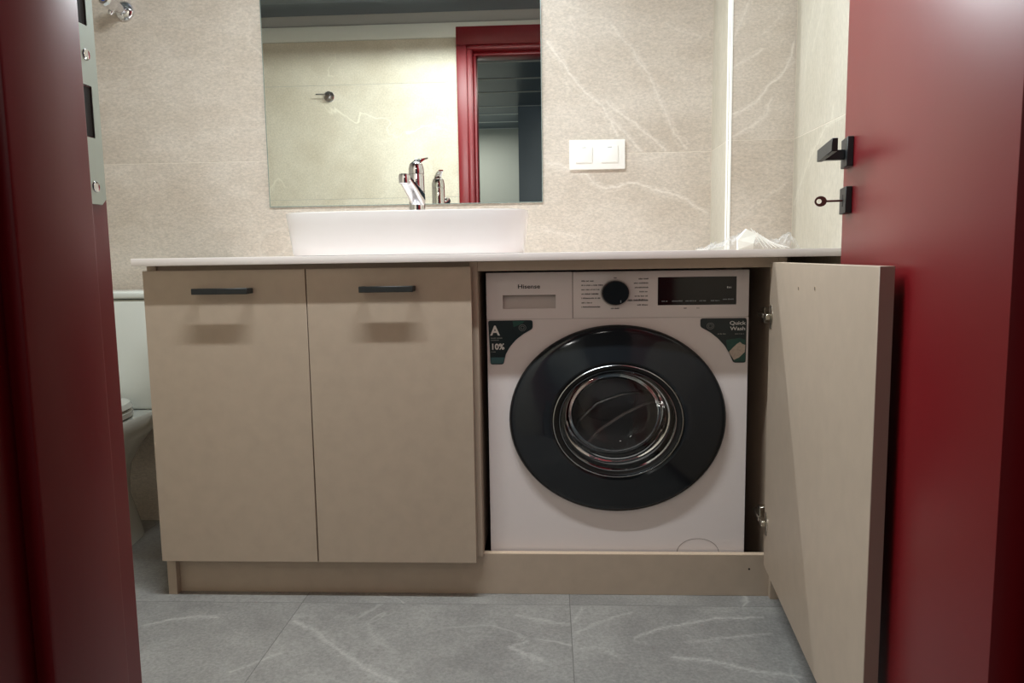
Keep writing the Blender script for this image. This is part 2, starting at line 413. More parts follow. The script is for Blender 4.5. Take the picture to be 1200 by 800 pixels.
# back wall
wall_back = struct(box('wall_back', XL-0.1, XR+0.1, WB+0.0004, WB+0.12, 0, 2.2, M_GROUT), 'beige stone-tiled wall behind basin and mirror')
CX = [XL, -0.6, BX]
for i in range(2):
    for j in range(4):
        f = (-0.03, BX, 0.80, 1.56) if (i == 1 and j in (1, 2)) else None
        tile(wall_back, 'y', CX[i], CX[i+1], ROWS[j], ROWS[j+1], WB, M_WALL, 1, VB, WB_, f)
# pipe boxing in the corner
wall_corner = struct(box('wall_corner', BX+0.0004, XR+0.05, BY+0.0004, WB+0.05, 0, 2.2, M_GROUT), 'boxed-out tiled corner column right of the switch')
for j in range(4):
    f = (BX, XR, 0.80, 1.50) if j in (1, 2) else None
    tile(wall_corner, 'y', BX, XR, ROWS[j], ROWS[j+1], BY, M_WALL, 1, VX, WX_, f)
    tile(wall_corner, 'x', BY, WB, ROWS[j], ROWS[j+1], BX, M_WALLR, 1)
# right wall
wall_right = struct(box('wall_right', XR+0.0004, XR+0.12, YH, WB+0.05, 0, 2.2, M_GROUT), 'tiled side wall behind the open red door')
CY = [YD, -0.70, BY]
for i in range(2):
    for j in range(4):
        f = (-0.02, BY, 0.85, 1.42) if (i == 1 and j in (1, 2)) else None
        tile(wall_right, 'x', CY[i], CY[i+1], ROWS[j], ROWS[j+1], XR, M_WALLR, 1, VR, WR_, f)
# left wall (hidden behind the door frame, seen only by light)
wall_left = struct(box('wall_left', XL-0.12, XL-0.0004, YH, WB+0.05, 0, 2.2, M_GROUT), 'tiled wall at the toilet side')
for i, (y0, y1) in enumerate(((YD, -0.25), (-0.25, WB))):
    for j in range(4): tile(wall_left, 'x', y0, y1, ROWS[j], ROWS[j+1], XL, M_WALLR, -1)
# door wall
OX0, OX1, OZ = -0.387, 0.422, 1.835
bm = box_bm(XL-0.1, OX0, YH, YD-0.0011, 0, 2.2)
box_bm(OX1, XR+0.1, YH, YD-0.0011, 0, 2.2, bm=bm)
box_bm(OX0, OX1, YH, YD-0.0011, OZ, 2.2, bm=bm)
wall_front = struct(mesh_obj('wall_front', bm, M_PLASTERG), 'tiled wall around the doorway, seen in the mirror')
DR = [0.0, 0.5525, 1.11, 1.6675, 1.877]
for j in range(4):
    tile(wall_front, 'y', XL, OX0, DR[j], DR[j+1], YD, M_WALLD, -1)
    tile(wall_front, 'y', OX1, XR, DR[j], DR[j+1], YD, M_WALLD, -1)
trim_cornice = struct(box('trim_2', XL, XR, YD-0.001, YD+0.012, 1.878, 1.946, M_PLASTER, bev=0.001), 'white painted strip above the wall tiles')
# corner profile
prof = [(0.011 * math.cos(t), 0.011 * math.sin(t)) for t in [PI + PI/2*k/6 for k in range(7)]]
pts = [(BX + 0.0085 + a, BY + 0.0085 + b) for a, b in prof] + [(BX + 0.0085, BY + 0.0085)]
trim_profile = struct(mesh_obj('trim_3', prism_bm(pts, 0.812, ZC-0.002), M_PVC, smooth=True), 'rounded white vertical corner profile on the boxed column')

# floor
floor = struct(box('floor', XL-0.1, XR+0.1, YH, WB+0.05, -0.12, -0.0005, M_GROUTF), 'grey stone-tiled bathroom floor')
FX = [XL, -1.22, -0.590, 0.040, XR]; FY = [YH, -0.63, -0.017, WB]
for i in range(4):
    for j in range(3):
        f = None
        if j == 1: f = {1: (-0.95, -0.59, -0.40, -0.017), 2: (-0.59, 0.04, -0.40, -0.017), 3: (0.04, 0.50, -0.36, -0.017)}.get(i)
        tile(floor, 'z', FX[i], FX[i+1], FY[j], FY[j+1], 0.0, M_FLOOR, -1, VF, WF_, f, wid=0.0055, step=0.005)

# ceiling of dark glossy planks
ceiling = struct(box('ceiling', XL-0.1, XR+0.1, YH, WB+0.1, ZC+0.012, ZC+0.1, M_CEILG), 'ceiling of dark glossy metal planks')
pw = 0.188; k = 0; y = YD
me0 = None
while y < WB - 0.01:
    y1 = min(y + pw, WB)
    if me0 is None or abs((y1 - y) - pw) > 1e-4:
        o = mesh_obj('plank', box_bm(XL, XR, 0.0012, (y1-y) - 0.0012, 0, 0.012, 0.0012, 1), M_CEIL, ceiling)
        if me0 is None: me0 = o.data
    else: o = link(bpy.data.objects.new('plank', me0), ceiling)
    o.location = (0, y, ZC)
    y = y1

# ------------------------------------------------------------------ hall behind the camera (seen in the mirror)
HX0, HX1, HY = -1.15, 1.0, -4.36
struct(box('floor_hall', HX0-0.1, HX1+0.1, HY-0.1, YH, -0.1, 0.0, M_HALLF), 'hall floor outside the doorway')
struct(box('wall_hall_left', HX0-0.1, HX0, HY-0.1, YH, 0, 2.2, M_HALLW), 'grey-green hall wall on the left')
struct(box('wall_hall_right', HX1, HX1+0.1, HY-0.1, YH, 0, 2.2, M_HALLD), 'dark hall wall on the right')
struct(box('wall_hall_end', HX0, HX1, HY-0.1, HY, 0, 2.2, M_HALLW), 'pale grey-green end wall of the hall, seen in the mirror')
struct(box('wall_hall_partition', -0.238, HX1, HY, -3.345, 0, 2.2, M_HALLD), 'dark partition in the hall, seen in the mirror')
ch = struct(box('ceiling_hall', HX0, HX1, HY, YH, ZC+0.03, ZC+0.1, M_CEILG), 'hall ceiling of wide dark slats')
EDG = [YH, -1.60, -2.0, -2.434, -2.84, -3.348, -3.66, -4.01, -4.345]
for a, b in zip(EDG, EDG[1:]):
    box('slat', HX0, HX1, b+0.014, a-0.014, ZC, ZC+0.022, M_HALLD, ch, bev=0.002, seg=1)
    box('joint_strip', HX0, HX1, b-0.0135, b+0.0135, ZC-0.003, ZC+0.020, M_HALLJ, ch)

# ------------------------------------------------------------------ red door frame and red door
fr = struct(empty('trim_1', (0, YD, 0)), 'dark red wooden door frame around the camera side doorway')
XJL, XSL = 0.37, 0.355
XJR, XSR = 0.405, 0.39
def fbox(name, x0, x1, y0, y1, z0, z1, mat=M_RED, bev=0.0015, par=None):
    o = box(name, x0, x1, y0-YD, y1-YD, z0, z1, mat, fr if par is None else par, bev)
    return o
for s in (-1, 1):
    XJ, XS = (XJL, XSL) if s < 0 else (XJR, XSR)
    a, b = sorted((s*XJ, s*(XJ+0.018)))
    fbox('jamb', a, b, YH, YD+0.0015, 0, OZ-0.0)
    a, b = sorted((s*XS, s*(XJ-0.0003)))
    fbox('door_stop', a, b, -1.18, -1.091, 0, OZ-0.035, bev=0.003)
    a, b = sorted((s*(XJ+0.026), s*(XJ+0.076)))
    fbox('casing', a, b, YD+0.0011, YD+0.016, 0, 1.838, bev=0.003)
    a, b = sorted((s*(XJ+0.004), s*(XJ+0.0255)))
    fbox('inner_casing', a, b, YD+0.0011, YD+0.009, 0, 1.818, bev=0.003)
    a, b = sorted((s*(XJ+0.004), s*(XJ+0.074)))
    fbox('casing', a, b, YH-0.014, YH, 0, 1.818, bev=0.003)
XJ = XJL
fbox('head_jamb', -XJL, XJR, YH, YD+0.0011, OZ-0.018, OZ)
fbox('head_stop', -XJL+0.001, XJR-0.001, -1.18, -1.091, OZ-0.034, OZ-0.0185, bev=0.003)
fbox('head_casing', -XJL-0.076, XJR+0.076, YD+0.0011, YD+0.016, 1.8385, 1.925, bev=0.003)
fbox('inner_casing', -XJL-0.0255, XJR+0.0255, YD+0.0011, YD+0.009, 1.8185, 1.838, bev=0.003)
fbox('head_casing', -XJL-0.074, XJR+0.074, YH-0.014, YH, 1.8185, 1.90, bev=0.003)
# strike plate on the left jamb
ya, yb = -1.086, -1.052
bm = bmesh.new()
for (z0, z1, y0, y1) in ((0.853, 0.901, ya, yb), (0.901, 0.942, ya, ya+0.009), (0.901, 0.942, yb-0.009, yb), (0.942, 0.989, ya, yb), (0.989, 1.035, ya, ya+0.009), (0.989, 1.035, yb-0.009, yb), (1.035, 1.075, ya, yb)):
    box_bm(-XJ, -XJ+0.0016, y0-YD, y1-YD, z0, z1, bm=bm)
merge(bm, prism_bm([(ya-YD, 0.853), (yb-YD, 0.853), (yb-YD-0.006, 0.848), (ya-YD+0.006, 0.848)], -XJ, -XJ+0.0016, 'x'))
plate = mesh_obj('strike_plate', bm, M_ZINC, fr); plate['label'] = 'zinc-grey strike plate with two latch holes'
for z0, z1 in ((0.902, 0.941), (0.990, 1.034)):
    fbox('latch_hole', -XJ-0.001, -XJ+0.0007, ya+0.0092, yb-0.0092, z0, z1, M_BLACK, bev=0, par=plate)
for z in (0.966, 0.862, 1.055):
    s = mesh_obj('screw', lathe_bm([(0, 0.0003), (0.0020, 0.0003), (0.0028, 0.0002), (0.0042, 0.0007), (0.0047, 0)], (-XJ+0.0016, (ya+yb)/2+0.004-YD, z), (1, 0, 0), 14), M_CHROME, plate, smooth=True)

# the open red door leaf
H0 = Vector((0.3845, -1.022)); H1 = Vector((0.5160, -0.310))
dd = (H1 - H0).normalized(); nn = Vector((-dd.y, dd.x))        # nn points to the left (towards the room)
LD = (H1 - H0).length
door = struct(empty('door_1', (H0.x, H0.y, 0)), 'dark red room door swung open to the right')
door.rotation_euler = (0, 0, math.atan2(dd.y, dd.x))
# local frame: x along the leaf from hinge to free edge, y = to the left (face at y=0, body at y<0)
box('leaf', 0, LD, -0.040, 0, 0.006, 1.812, M_RED, door, bev=0.0012)
RS = LD - 0.052
hd = mesh_obj('handle', box_bm(RS-0.026, RS+0.026, 0, 0.010, 0.943, 0.991, 0.0008, 1), M_BLACKM, door, True); hd['label'] = 'matt black lever handle on a square rosette'
mesh_obj('neck', box_bm(RS-0.008, RS+0.008, 0.010, 0.0425, 0.956, 0.972, 0.001, 1), M_BLACKM, hd, True)
mesh_obj('lever', box_bm(RS-0.126, RS+0.010, 0.042, 0.051, 0.955, 0.975, 0.0008, 1), M_BLACKM, hd, True)
lk = mesh_obj('lock_rosette', box_bm(RS-0.026, RS+0.026, 0, 0.010, 0.866, 0.910, 0.0008, 1), M_BLACKM, door, True); lk['label'] = 'matt black square lock rosette'
mesh_obj('keyhole', box_bm(RS-0.0035, RS+0.0035, 0.0098, 0.0104, 0.878, 0.898), M_BLACK, lk)
for z in (0.25, 1.55):
    mesh_obj('door_hinge', tube_bm([(-0.002, 0.004, z), (-0.002, 0.004, z+0.09)], 0.006, 12), M_BLACKM, door, True)
# key in the lock
kx = H0 + dd*RS + nn*0.0106
key = empty('key', (kx.x, kx.y, 0.888)); key.rotation_euler = door.rotation_euler
mesh_obj('shaft', tube_bm([(0, -0.0004, 0), (0, 0.026, 0)], 0.0018, 10), M_KEY, key, True)
bm = bmesh.new()
N = 28
ro_, ri_ = [], []
for sgn in (-1, 1):
    ro_.append([bm.verts.new((0.0014*sgn, 0.034 + 0.0098*math.cos(2*PI*k/N), 0.0088*math.sin(2*PI*k/N))) for k in range(N)])
    ri_.append([bm.verts.new((0.0014*sgn, 0.0365 + 0.0042*math.cos(2*PI*k/N), 0.0042*math.sin(2*PI*k/N))) for k in range(N)])
for k in range(N):
    k2 = (k+1) % N
    for i in range(2): bm.faces.new((ro_[i][k], ro_[i][k2], ri_[i][k2], ri_[i][k]))
    bm.faces.new((ro_[0][k], ro_[0][k2], ro_[1][k2], ro_[1][k])); bm.faces.new((ri_[0][k], ri_[0][k2], ri_[1][k2], ri_[1][k]))
bow = mesh_obj('bow', bm, M_KEY, key)
tag(key, 'brown key sticking out of the lock in the red door', 'key')

# ------------------------------------------------------------------ vanity cabinet
ZT, ZB = 0.7826, 0.0921
XC0, XC1, XC2 = -0.9319, -0.5526, -0.1765
cab = empty('vanity_cabinet', (-0.2, 0.25, 0))
tag(cab, 'beige vanity cabinet with two closed doors and one open door around the washing machine', 'cabinet')
def cb(name, x0, x1, y0, y1, z0, z1, mat=M_CAB, bev=0.0008, par=None):
    return box(name, x0+0.2, x1+0.2, y0-0.25, y1-0.25, z0, z1, mat, cab if par is None else par, bev, 1)
cb('side_panel', -0.932, -0.910, 0.02, 0.50, 0, 0.7935)
cb('side_panel', 0.507, 0.526, 0.02, 0.325, 0, 0.7935)
cb('partition_panel', -0.182, -0.163, 0.0205, 0.50, 0.1005, 0.7935)
cb('bottom_panel', -0.910, -0.182, 0.03, 0.50, 0.10, 0.116)
cb('top_rail', -0.910, -0.182, 0.026, 0.044, 0.745, 0.7935)
cb('top_rail', -0.163, 0.507, 0.0205, 0.0385, 0.7715, 0.7935)
pl = cb('plinth', -0.910, 0.507, 0.037, 0.054, 0.0, 0.0995)
cb('raw_edge', -0.163, 0.507, 0.0372, 0.0538, 0.0995, 0.1005, M_RAW, 0, pl)
for x in (0.462,):
    mesh_obj('screw_hole', lathe_bm([(0.0025, 0), (0, 0.0004)], (x+0.2, 0.037-0.25, 0.066), (0, -1, 0), 10), M_BLACK, pl)
for (x0, x1, hx0, hx1, hz) in ((XC0, XC1-0.0012, -0.803, -0.675, 0.7355), (XC1+0.0012, XC2, -0.423, -0.302, 0.7355)):
    d = cb('door', x0, x1, 0.0, 0.0185, ZB, ZT)
    b = box_bm(hx0+0.2, hx1+0.2, -0.036-0.25, -0.026-0.25, hz-0.0068, hz+0.0068, 0.0012, 1)
    for x in (hx0, hx1-0.006): box_bm(x+0.2, x+0.2+0.006, -0.028-0.25, -0.25-0.0002, hz-0.0062, hz+0.0062, 0.001, 1, bm=b)
    h = mesh_obj('handle', b, M_BLACKM, d, True); h['label'] = 'matt black bar handle'
# open door
A0 = Vector((0.484, 0.0)); A1 = Vector((0.4135, -0.705))
e = (A1 - A0).normalized(); LDR = (A1 - A0).length
od = bpy.data.objects.new('door', None); link(od, cab); od.location = (A0.x+0.2, A0.y-0.25, 0); od.rotation_euler = (0, 0, math.atan2(e.y, e.x))
od['label'] = 'open beige cabinet door showing its inner face'
# local: x along the door away from the hinge, +y to the right (outer face), inner face at y=0
mesh_obj('door_panel', box_bm(0, LDR, 0, 0.0185, ZB, ZT, 0.0008, 1), M_CAB, od, True)
mesh_obj('edge_band', box_bm(LDR, LDR+0.0008, 0.0004, 0.0181, ZB+0.0004, ZT-0.0004), M_EDGE, od)
for t, z in ((0.392, 0.741), (0.273, 0.7365)):
    mesh_obj('screw_hole', lathe_bm([(0.0050, 0), (0.0040, 0.0006), (0.0036, 0.0002)], (t, -0.0001, z), (0, -1, 0), 14), M_RAW, od)
    mesh_obj('screw_hole', lathe_bm([(0.0036, 0.0003), (0, 0.0003)], (t, -0.0001, z), (0, -1, 0), 14), M_BLACK, od)
for z in (0.664, 0.198):
    hb = bmesh.new()
    merge(hb, lathe_bm([(0.0175, 0), (0.0175, 0.0011), (0.013, 0.0022), (0.012, 0.001), (0, 0.001)], (0.024, 0, z), (0, -1, 0), 24))
    box_bm(0.016, 0.032, -0.0022, 0, z-0.026, z+0.026, 0.001, 1, bm=hb)
    box_bm(-0.006, 0.026, -0.012, -0.002, z-0.006, z+0.006, 0.001, 1, bm=hb)
    hg = mesh_obj('hinge', hb, M_NICKEL, od, True); hg['label'] = 'shiny nickel cup hinge'
    # arm running to the side panel
    ab_ = bmesh.new()
    box_bm(-0.075, -0.006, -0.013, -0.003, z-0.005, z+0.005, 0.001, 1, bm=ab_)
    box_bm(-0.062, -0.038, -0.004, 0.018, z-0.018, z+0.018, 0.001, 1, bm=ab_)
    mesh_obj('hinge_arm', ab_, M_NICKEL, od, True)

# worktop (L-shaped round the boxed column)
ctp = [(-0.940, -0.03), (XR-0.001, -0.03), (XR-0.001, BY-0.001), (BX-0.002, BY-0.001), (BX-0.002, WB-0.001), (-0.940, WB-0.001)]
tag(mesh_obj('worktop', prism_bm(ctp, 0.794, 0.811, 'z', 0.0009), M_COUNT, smooth=True), 'long white worktop over the beige cabinet and washing machine', 'worktop')
ZW = 0.811

# ------------------------------------------------------------------ washing machine
YW = 0.0600
s_ = (1.6626 + YW) / (1.6626 + 0.04)
def wx(x): return x * s_
def wz(z): return 0.799 + (z - 0.799) * s_
wm = empty('washing_machine', (wx(0.152), 0.26, 0))
tag(wm, 'white front-loading washing machine with dark round door under the worktop', 'washing machine')
def toL(o):
    """mesh was built in world coordinates: shift it into its thing's local frame"""
    o.data.transform(Matrix.Translation((-wx(0.152), -0.26, 0))); return o
x0, x1, zt = wx(-0.1455), wx(0.4495), wz(0.7668)
zp = wz(0.660)            # seam below the control panel
dcx, dcz, drx, drz = wx(0.1525), wz(0.4265), 0.2468*s_, 0.2170*s_
# casing behind the front
bm = box_bm(x0+0.002, x1-0.002, YW+0.02, 0.46, 0.02, zt-0.002, 0.004, 2)
bm.faces.ensure_lookup_table()
front = [f for f in bm.faces if f.normal.y < -0.9 and f.calc_area() > 0.1]
bmesh.ops.delete(bm, geom=front, context='FACES')
toL(mesh_obj('casing', bm, M_WASH, wm, True))
for fx in (x0+0.05, x1-0.05):
    for fy in (YW+0.06, 0.41):
        toL(mesh_obj('foot', lathe_bm([(0.022, 0), (0.022, 0.012), (0.012, 0.014), (0.012, 0.024)], (fx, fy, 0), (0, 0, 1), 16, cap0=True), M_RUBBER, wm, True))
# front panel with the elliptical door opening
N = 96
def front_panel():
    b = bmesh.new()
    z0, z1 = 0.022, zp - 0.0008
    ex, ez = drx*0.64, drz*0.64
    inner, outer, inb, outb = [], [], [], []
    corners = [math.atan2(z-dcz, x-dcx) for x in (x0, x1) for z in (z0, z1)]
    angs = sorted([2*PI*k/N - PI for k in range(N)] + corners)
    for t in angs:
        c, s = math.cos(t), math.sin(t)
        inner.append((dcx + ex*c, dcz + ez*s))
        k = min(((x1 if c > 0 else x0) - dcx) / c if abs(c) > 1e-9 else 1e9, ((z1 if s > 0 else z0) - dcz) / s if abs(s) > 1e-9 else 1e9)
        outer.append((dcx + k*c, dcz + k*s))
    n = len(angs)
    R = [[b.verts.new((x, YW, z)) for x, z in inner], [b.verts.new((x, YW, z)) for x, z in outer], [b.verts.new((x, YW+0.02, z)) for x, z in outer], [b.verts.new((x, YW+0.03, z)) for x, z in inner]]
    for A, B in ((R[0], R[1]), (R[1], R[2]), (R[3], R[0])):
        for k in range(n): b.faces.new((A[k], A[(k+1) % n], B[(k+1) % n], B[k]))
    return b
toL(mesh_obj('front_panel', front_panel(), M_WASH, wm))
toL(mesh_obj('control_panel', box_bm(wx(0.0528), x1, YW-0.001, YW+0.022, zp+0.0008, zt, 0.002, 2), M_WASH, wm, True))
# detergent drawer: a front with a sunken grip
bx0, bx1, bz0, bz1 = x0, wx(0.0515), zp+0.0008, zt
gx0, gx1, gz0, gz1 = wx(-0.108), wx(0.0135), wz(0.684), wz(0.7155)
b = bmesh.new()
for (a, c, d, f) in ((bx0, gx0, bz0, bz1), (gx1, bx1, bz0, bz1), (gx0, gx1, bz0, gz0), (gx0, gx1, gz1, bz1)):
    box_bm(a, c, YW-0.001, YW+0.022, d, f, bm=b)
drawer = toL(mesh_obj('detergent_drawer', b, M_WASH, wm))
toL(mesh_obj('drawer_grip', prism_bm([(YW+0.020, gz1), (YW+0.016, gz1-0.003), (YW+0.004, gz0), (YW+0.020, gz0)], gx0, gx1, 'x'), M_WASHB, drawer))
toL(text_obj('brand_lettering', 'Hisense', wx(-0.0475), wz(0.7305), YW-0.0012, 0.0135, M_BLACK, drawer, 'CENTER', bold=0.0002, sx=1.22))
# seams
toL(mesh_obj('panel_seam', box_bm(wx(0.0512), wx(0.053), YW+0.001, YW+0.004, zp, zt-0.001), M_GAP, wm))
toL(mesh_obj('panel_seam', box_bm(x0+0.002, x1-0.002, YW+0.0002, YW+0.004, zp-0.001, zp+0.001), M_WASHB, wm))
# knob
kc = (wx(0.149), YW-0.001, wz(0.718))
kn = toL(mesh_obj('program_knob', lathe_bm([(0.0320, 0), (0.0318, 0.004), (0.0300, 0.017), (0.0285, 0.0185), (0.024, 0.0185), (0, 0.0180)], kc, (0, -1, 0), 48, 1.0, 0.90), M_RING, wm, True))
kn['label'] = 'dark round programme knob'
toL(mesh_obj('knob_collar', lathe_bm([(0.0345, 0), (0.0345, 0.0012), (0.0322, 0.0014)], kc, (0, -1, 0), 48, 1.0, 0.90), M_WASHB, wm, True))
toL(mesh_obj('pointer', box_bm(kc[0]+0.010, kc[0]+0.0118, YW-0.0202, YW-0.0190, kc[2]-0.0220, kc[2]-0.0165), M_DTXT, kn))
# programme print either side of the knob: short illegible words
rnd = random.Random(5)
def word_row(xa, xb, z, hgt, mat, par, name='programme_print', y=YW-0.00125):
    b = bmesh.new(); x = xa
    while x < xb - 0.0008:
        w_ = rnd.uniform(0.0011, 0.0021); g = 0.0006 if rnd.random() < 0.82 else 0.0022
        h_ = hgt * rnd.uniform(0.75, 1.1)
        box_bm(x, min(x+w_, xb), y, y+0.0004, z, z+h_, bm=b); x += w_ + g
    return toL(mesh_obj(name, b, mat, par))
cp = wm
LX = wx(0.0725)
for i, (ln, z) in enumerate(((0.029, .744), (0.050, .7345), (0.041, .7245), (0.039, .7145), (0.043, .7050), (0.025, .6945), (0.043, .6850))):
    word_row(LX, LX+ln, wz(z), 0.0030, M_WASHT, cp)
RX = wx(0.2235)
for i, (ln, z) in enumerate(((0.022, .7475), (0.033, .7380), (0.031, .7280), (0.020, .7185), (0.031, .7085), (0.048, .6985), (0.025, .6885))):
    word_row(RX-ln, RX, wz(z), 0.0046 if i == 5 else 0.0030, M_WASHT if i != 5 else M_BLACK, cp)
word_row(wx(0.139), wx(0.160), wz(0.681), 0.0030, M_WASHT, cp)
word_row(wx(0.146), wx(0.152), wz(0.7505), 0.0028, M_WASHT, cp)
for xx in (0.304, 0.333): word_row(wx(xx), wx(xx)+0.006, wz(0.680), 0.0030, M_WASHT, cp)
# display
dsp = toL(mesh_obj('display', box_bm(wx(0.245), wx(0.421), YW-0.0022, YW+0.002, wz(0.6885), wz(0.7520), 0.0006, 1), M_DISP, wm, True)); dsp['label'] = 'black glossy display strip'
for xx, ln in ((0.254, 0.014), (0.277, 0.024), (0.307, 0.024), (0.338, 0.016), (0.364, 0.020), (0.391, 0.024)):
    word_row(wx(xx), wx(xx)+ln, wz(0.6965 + (0.003 if xx > 0.39 else 0)), 0.0024, M_DTXT, dsp, 'display_print', YW-0.0025)
word_row(wx(0.400), wx(0.400)+0.010, wz(0.7255), 0.0040, M_STXT, dsp, 'display_print', YW-0.0025)
# stickers
def rounded(pts, r=0.004, k=4):
    out = []; n = len(pts)
    for i in range(n):
        p0, p, p1 = Vector(pts[i-1]), Vector(pts[i]), Vector(pts[(i+1) % n])
        a = (p0-p); b_ = (p1-p); rr = min(r, a.length*0.45, b_.length*0.45)
        A, B = p + a.normalized()*rr, p + b_.normalized()*rr
        for j in range(k+1):
            t = j/k; out.append(tuple(A*(1-t)**2 + p*2*t*(1-t) + B*t**2))
    return out
def sticker(sgn):
    """outline follows the door's curve; sgn -1 left, +1 right"""
    if sgn < 0: xa, xb, xc, xd = wx(-0.1425), wx(-0.0400), wx(-0.1385), wx(-0.1085)
    else: xa, xb, xc, xd = wx(0.4450), wx(0.3415), wx(0.4445), wx(0.4170)
    z1, z0 = wz(0.6575), wz(0.5555)
    P = [(xa, z1), (xb, z1), (xb, wz(0.638))]
    cv = [((wx(-0.062), wz(0.6255)), (wx(-0.0785), wz(0.6130)), (wx(-0.0930), wz(0.5965)), (wx(-0.1030), wz(0.5790))),
          ((wx(0.3640), wz(0.6255)), (wx(0.3820), wz(0.6110)), (wx(0.3970), wz(0.5945)), (wx(0.4080), wz(0.5760)))][0 if sgn < 0 else 1]
    P += list(cv) + [(xd, z0), (xc, z0)]
    return rounded(P, 0.005)
st = toL(mesh_obj('sticker', prism_bm(sticker(-1), YW-0.0014, YW-0.0002, 'y'), M_STICK, wm)); st['label'] = 'dark teal energy sticker with letter A and 10%'
YS = YW - 0.0017
toL(text_obj('lettering', 'A', wx(-0.137), wz(0.624), YS, 0.0310, M_STXT, st, bold=0.0009, sx=0.98))
toL(text_obj('lettering', '10%', wx(-0.1375), wz(0.5905), YS, 0.0195, M_STXT, st, bold=0.0005, sx=0.98))
word_row(wx(-0.1365), wx(-0.1105), wz(0.6155), 0.0026, M_STXT2, st, 'small_print', YS)
word_row(wx(-0.1365), wx(-0.1180), wz(0.6110), 0.0022, M_STXT2, st, 'small_print', YS)
word_row(wx(-0.1365), wx(-0.1265), wz(0.5838), 0.0020, M_STXT2, st, 'small_print', YS)
toL(mesh_obj('print_shape', prism_bm([(wx(-0.086), wz(0.656)), (wx(-0.058), wz(0.656)), (wx(-0.064), wz(0.650)), (wx(-0.084), wz(0.642))], YS, YS+0.0004, 'y'), M_STICK2, st))
toL(mesh_obj('print_shape', prism_bm([(wx(-0.1375), wz(0.572)), (wx(-0.1060), wz(0.572)), (wx(-0.1095), wz(0.558)), (wx(-0.1375), wz(0.558))], YS, YS+0.0004, 'y'), M_STICK3, st))
def ring(cx, cz, r, mat, par, wdt=0.0009):
    return toL(mesh_obj('emblem_ring', lathe_bm([(r, 0), (r, 0.0004), (r-wdt, 0.0004), (r-wdt, 0)], (cx, YS+0.0004, cz), (0, -1, 0), 28, 1, 0.9), mat, par))
ring(wx(-0.0635), wz(0.6405), 0.0085, M_STXT2, st); ring(wx(-0.0635), wz(0.6405), 0.0045, M_STXT2, st)
st2 = toL(mesh_obj('sticker', prism_bm(sticker(1), YW-0.0014, YW-0.0002, 'y'), M_STICK, wm)); st2['label'] = 'dark sticker reading Quick Wash with a towel picture'
toL(text_obj('lettering', 'Quick', wx(0.4425), wz(0.6425), YS, 0.0120, M_STXT, st2, 'RIGHT', bold=0.00012, sx=1.22))
toL(text_obj('lettering', 'Wash', wx(0.4425), wz(0.6300), YS, 0.0120, M_STXT, st2, 'RIGHT', bold=0.00012, sx=1.22))
word_row(wx(0.3805), wx(0.3985), wz(0.6205), 0.0024, M_STXT2, st2, 'small_print', YS)
word_row(wx(0.4195), wx(0.4395), wz(0.6205), 0.0024, M_STXT2, st2, 'small_print', YS)
ring(wx(0.3640), wz(0.6400), 0.0085, M_STXT2, st2); ring(wx(0.3640), wz(0.6400), 0.0050, M_STXT2, st2)
toL(mesh_obj('print_shape', prism_bm([(wx(0.4000), wz(0.6080)), (wx(0.4300), wz(0.6120)), (wx(0.4430), wz(0.6080)), (wx(0.4430), wz(0.558)), (wx(0.4190), wz(0.558)), (wx(0.4090), wz(0.578)), (wx(0.402), wz(0.590))], YS, YS+0.0003, 'y'), M_STICK2, st2))
toL(mesh_obj('towel_print', prism_bm([(wx(0.4060), wz(0.580)), (wx(0.4150), wz(0.590)), (wx(0.4240), wz(0.5985)), (wx(0.4310), wz(0.603)), (wx(0.4360), wz(0.5985)), (wx(0.4430), wz(0.596)), (wx(0.4420), wz(0.580)), (wx(0.4300), wz(0.568)), (wx(0.4180), wz(0.562))], YS-0.0003, YS, 'y'), M_TOWEL, st2))
# round service filter cover
b = bmesh.new(); fcx, fcz, fr_ = wx(0.3425), wz(0.1075)-0.004, 0.050
ring_pts = [[(fcx + r*math.cos(PI*k/24), fcz + r*0.72*math.sin(PI*k/24)) for k in range(25)] for r in (fr_, fr_-0.0013)]
for k in range(24):
    q = [ring_pts[0][k], ring_pts[0][k+1], ring_pts[1][k+1], ring_pts[1][k]]
    b.faces.new([b.verts.new((x, YW-0.0005, z)) for x, z in q])
toL(mesh_obj('filter_cover', b, M_GAP, wm))
# door: dark domed ring
sx, sz = 1.0, drz/drx
R = drx
dc = (dcx, YW, dcz)
dr = toL(mesh_obj('door', lathe_bm([(R*0.995, 0.0), (R, 0.006), (R*0.992, 0.012), (R*0.975, 0.0155), (R*0.94, 0.0180), (R*0.90, 0.0200), (R*0.80, 0.0245), (R*0.70, 0.0290), (R*0.635, 0.0320), (R*0.612, 0.0300), (R*0.600, 0.018), (R*0.600, -0.005)], dc, (0, -1, 0), 96, sx, sz), M_RING, wm, True, 30)); dr['label'] = 'dark round door ring'
toL(mesh_obj('outer_rim', lathe_bm([(R*1.003, 0.0), (R*1.010, 0.005), (R*1.005, 0.010), (R*0.992, 0.013)], dc, (0, -1, 0), 96, sx, sz), M_RING2, dr, True, 60))
toL(mesh_obj('chrome_ring', lathe_bm([(R*0.606, 0.0290), (R*0.602, 0.0335), (R*0.592, 0.0345), (R*0.584, 0.0320), (R*0.584, 0.0250)], dc, (0, -1, 0), 96, sx, sz), plain('dark_chrome', (176, 178, 180), 0.15, metal=1.0), dr, True, 60))
toL(mesh_obj('inner_ring', lathe_bm([(R*0.548, 0.0210), (R*0.542, 0.0265), (R*0.534, 0.0265), (R*0.528, 0.0200)], dc, (0, -1, 0), 96, sx, sz), bpy.data.materials['dark_chrome'], dr, True, 60))
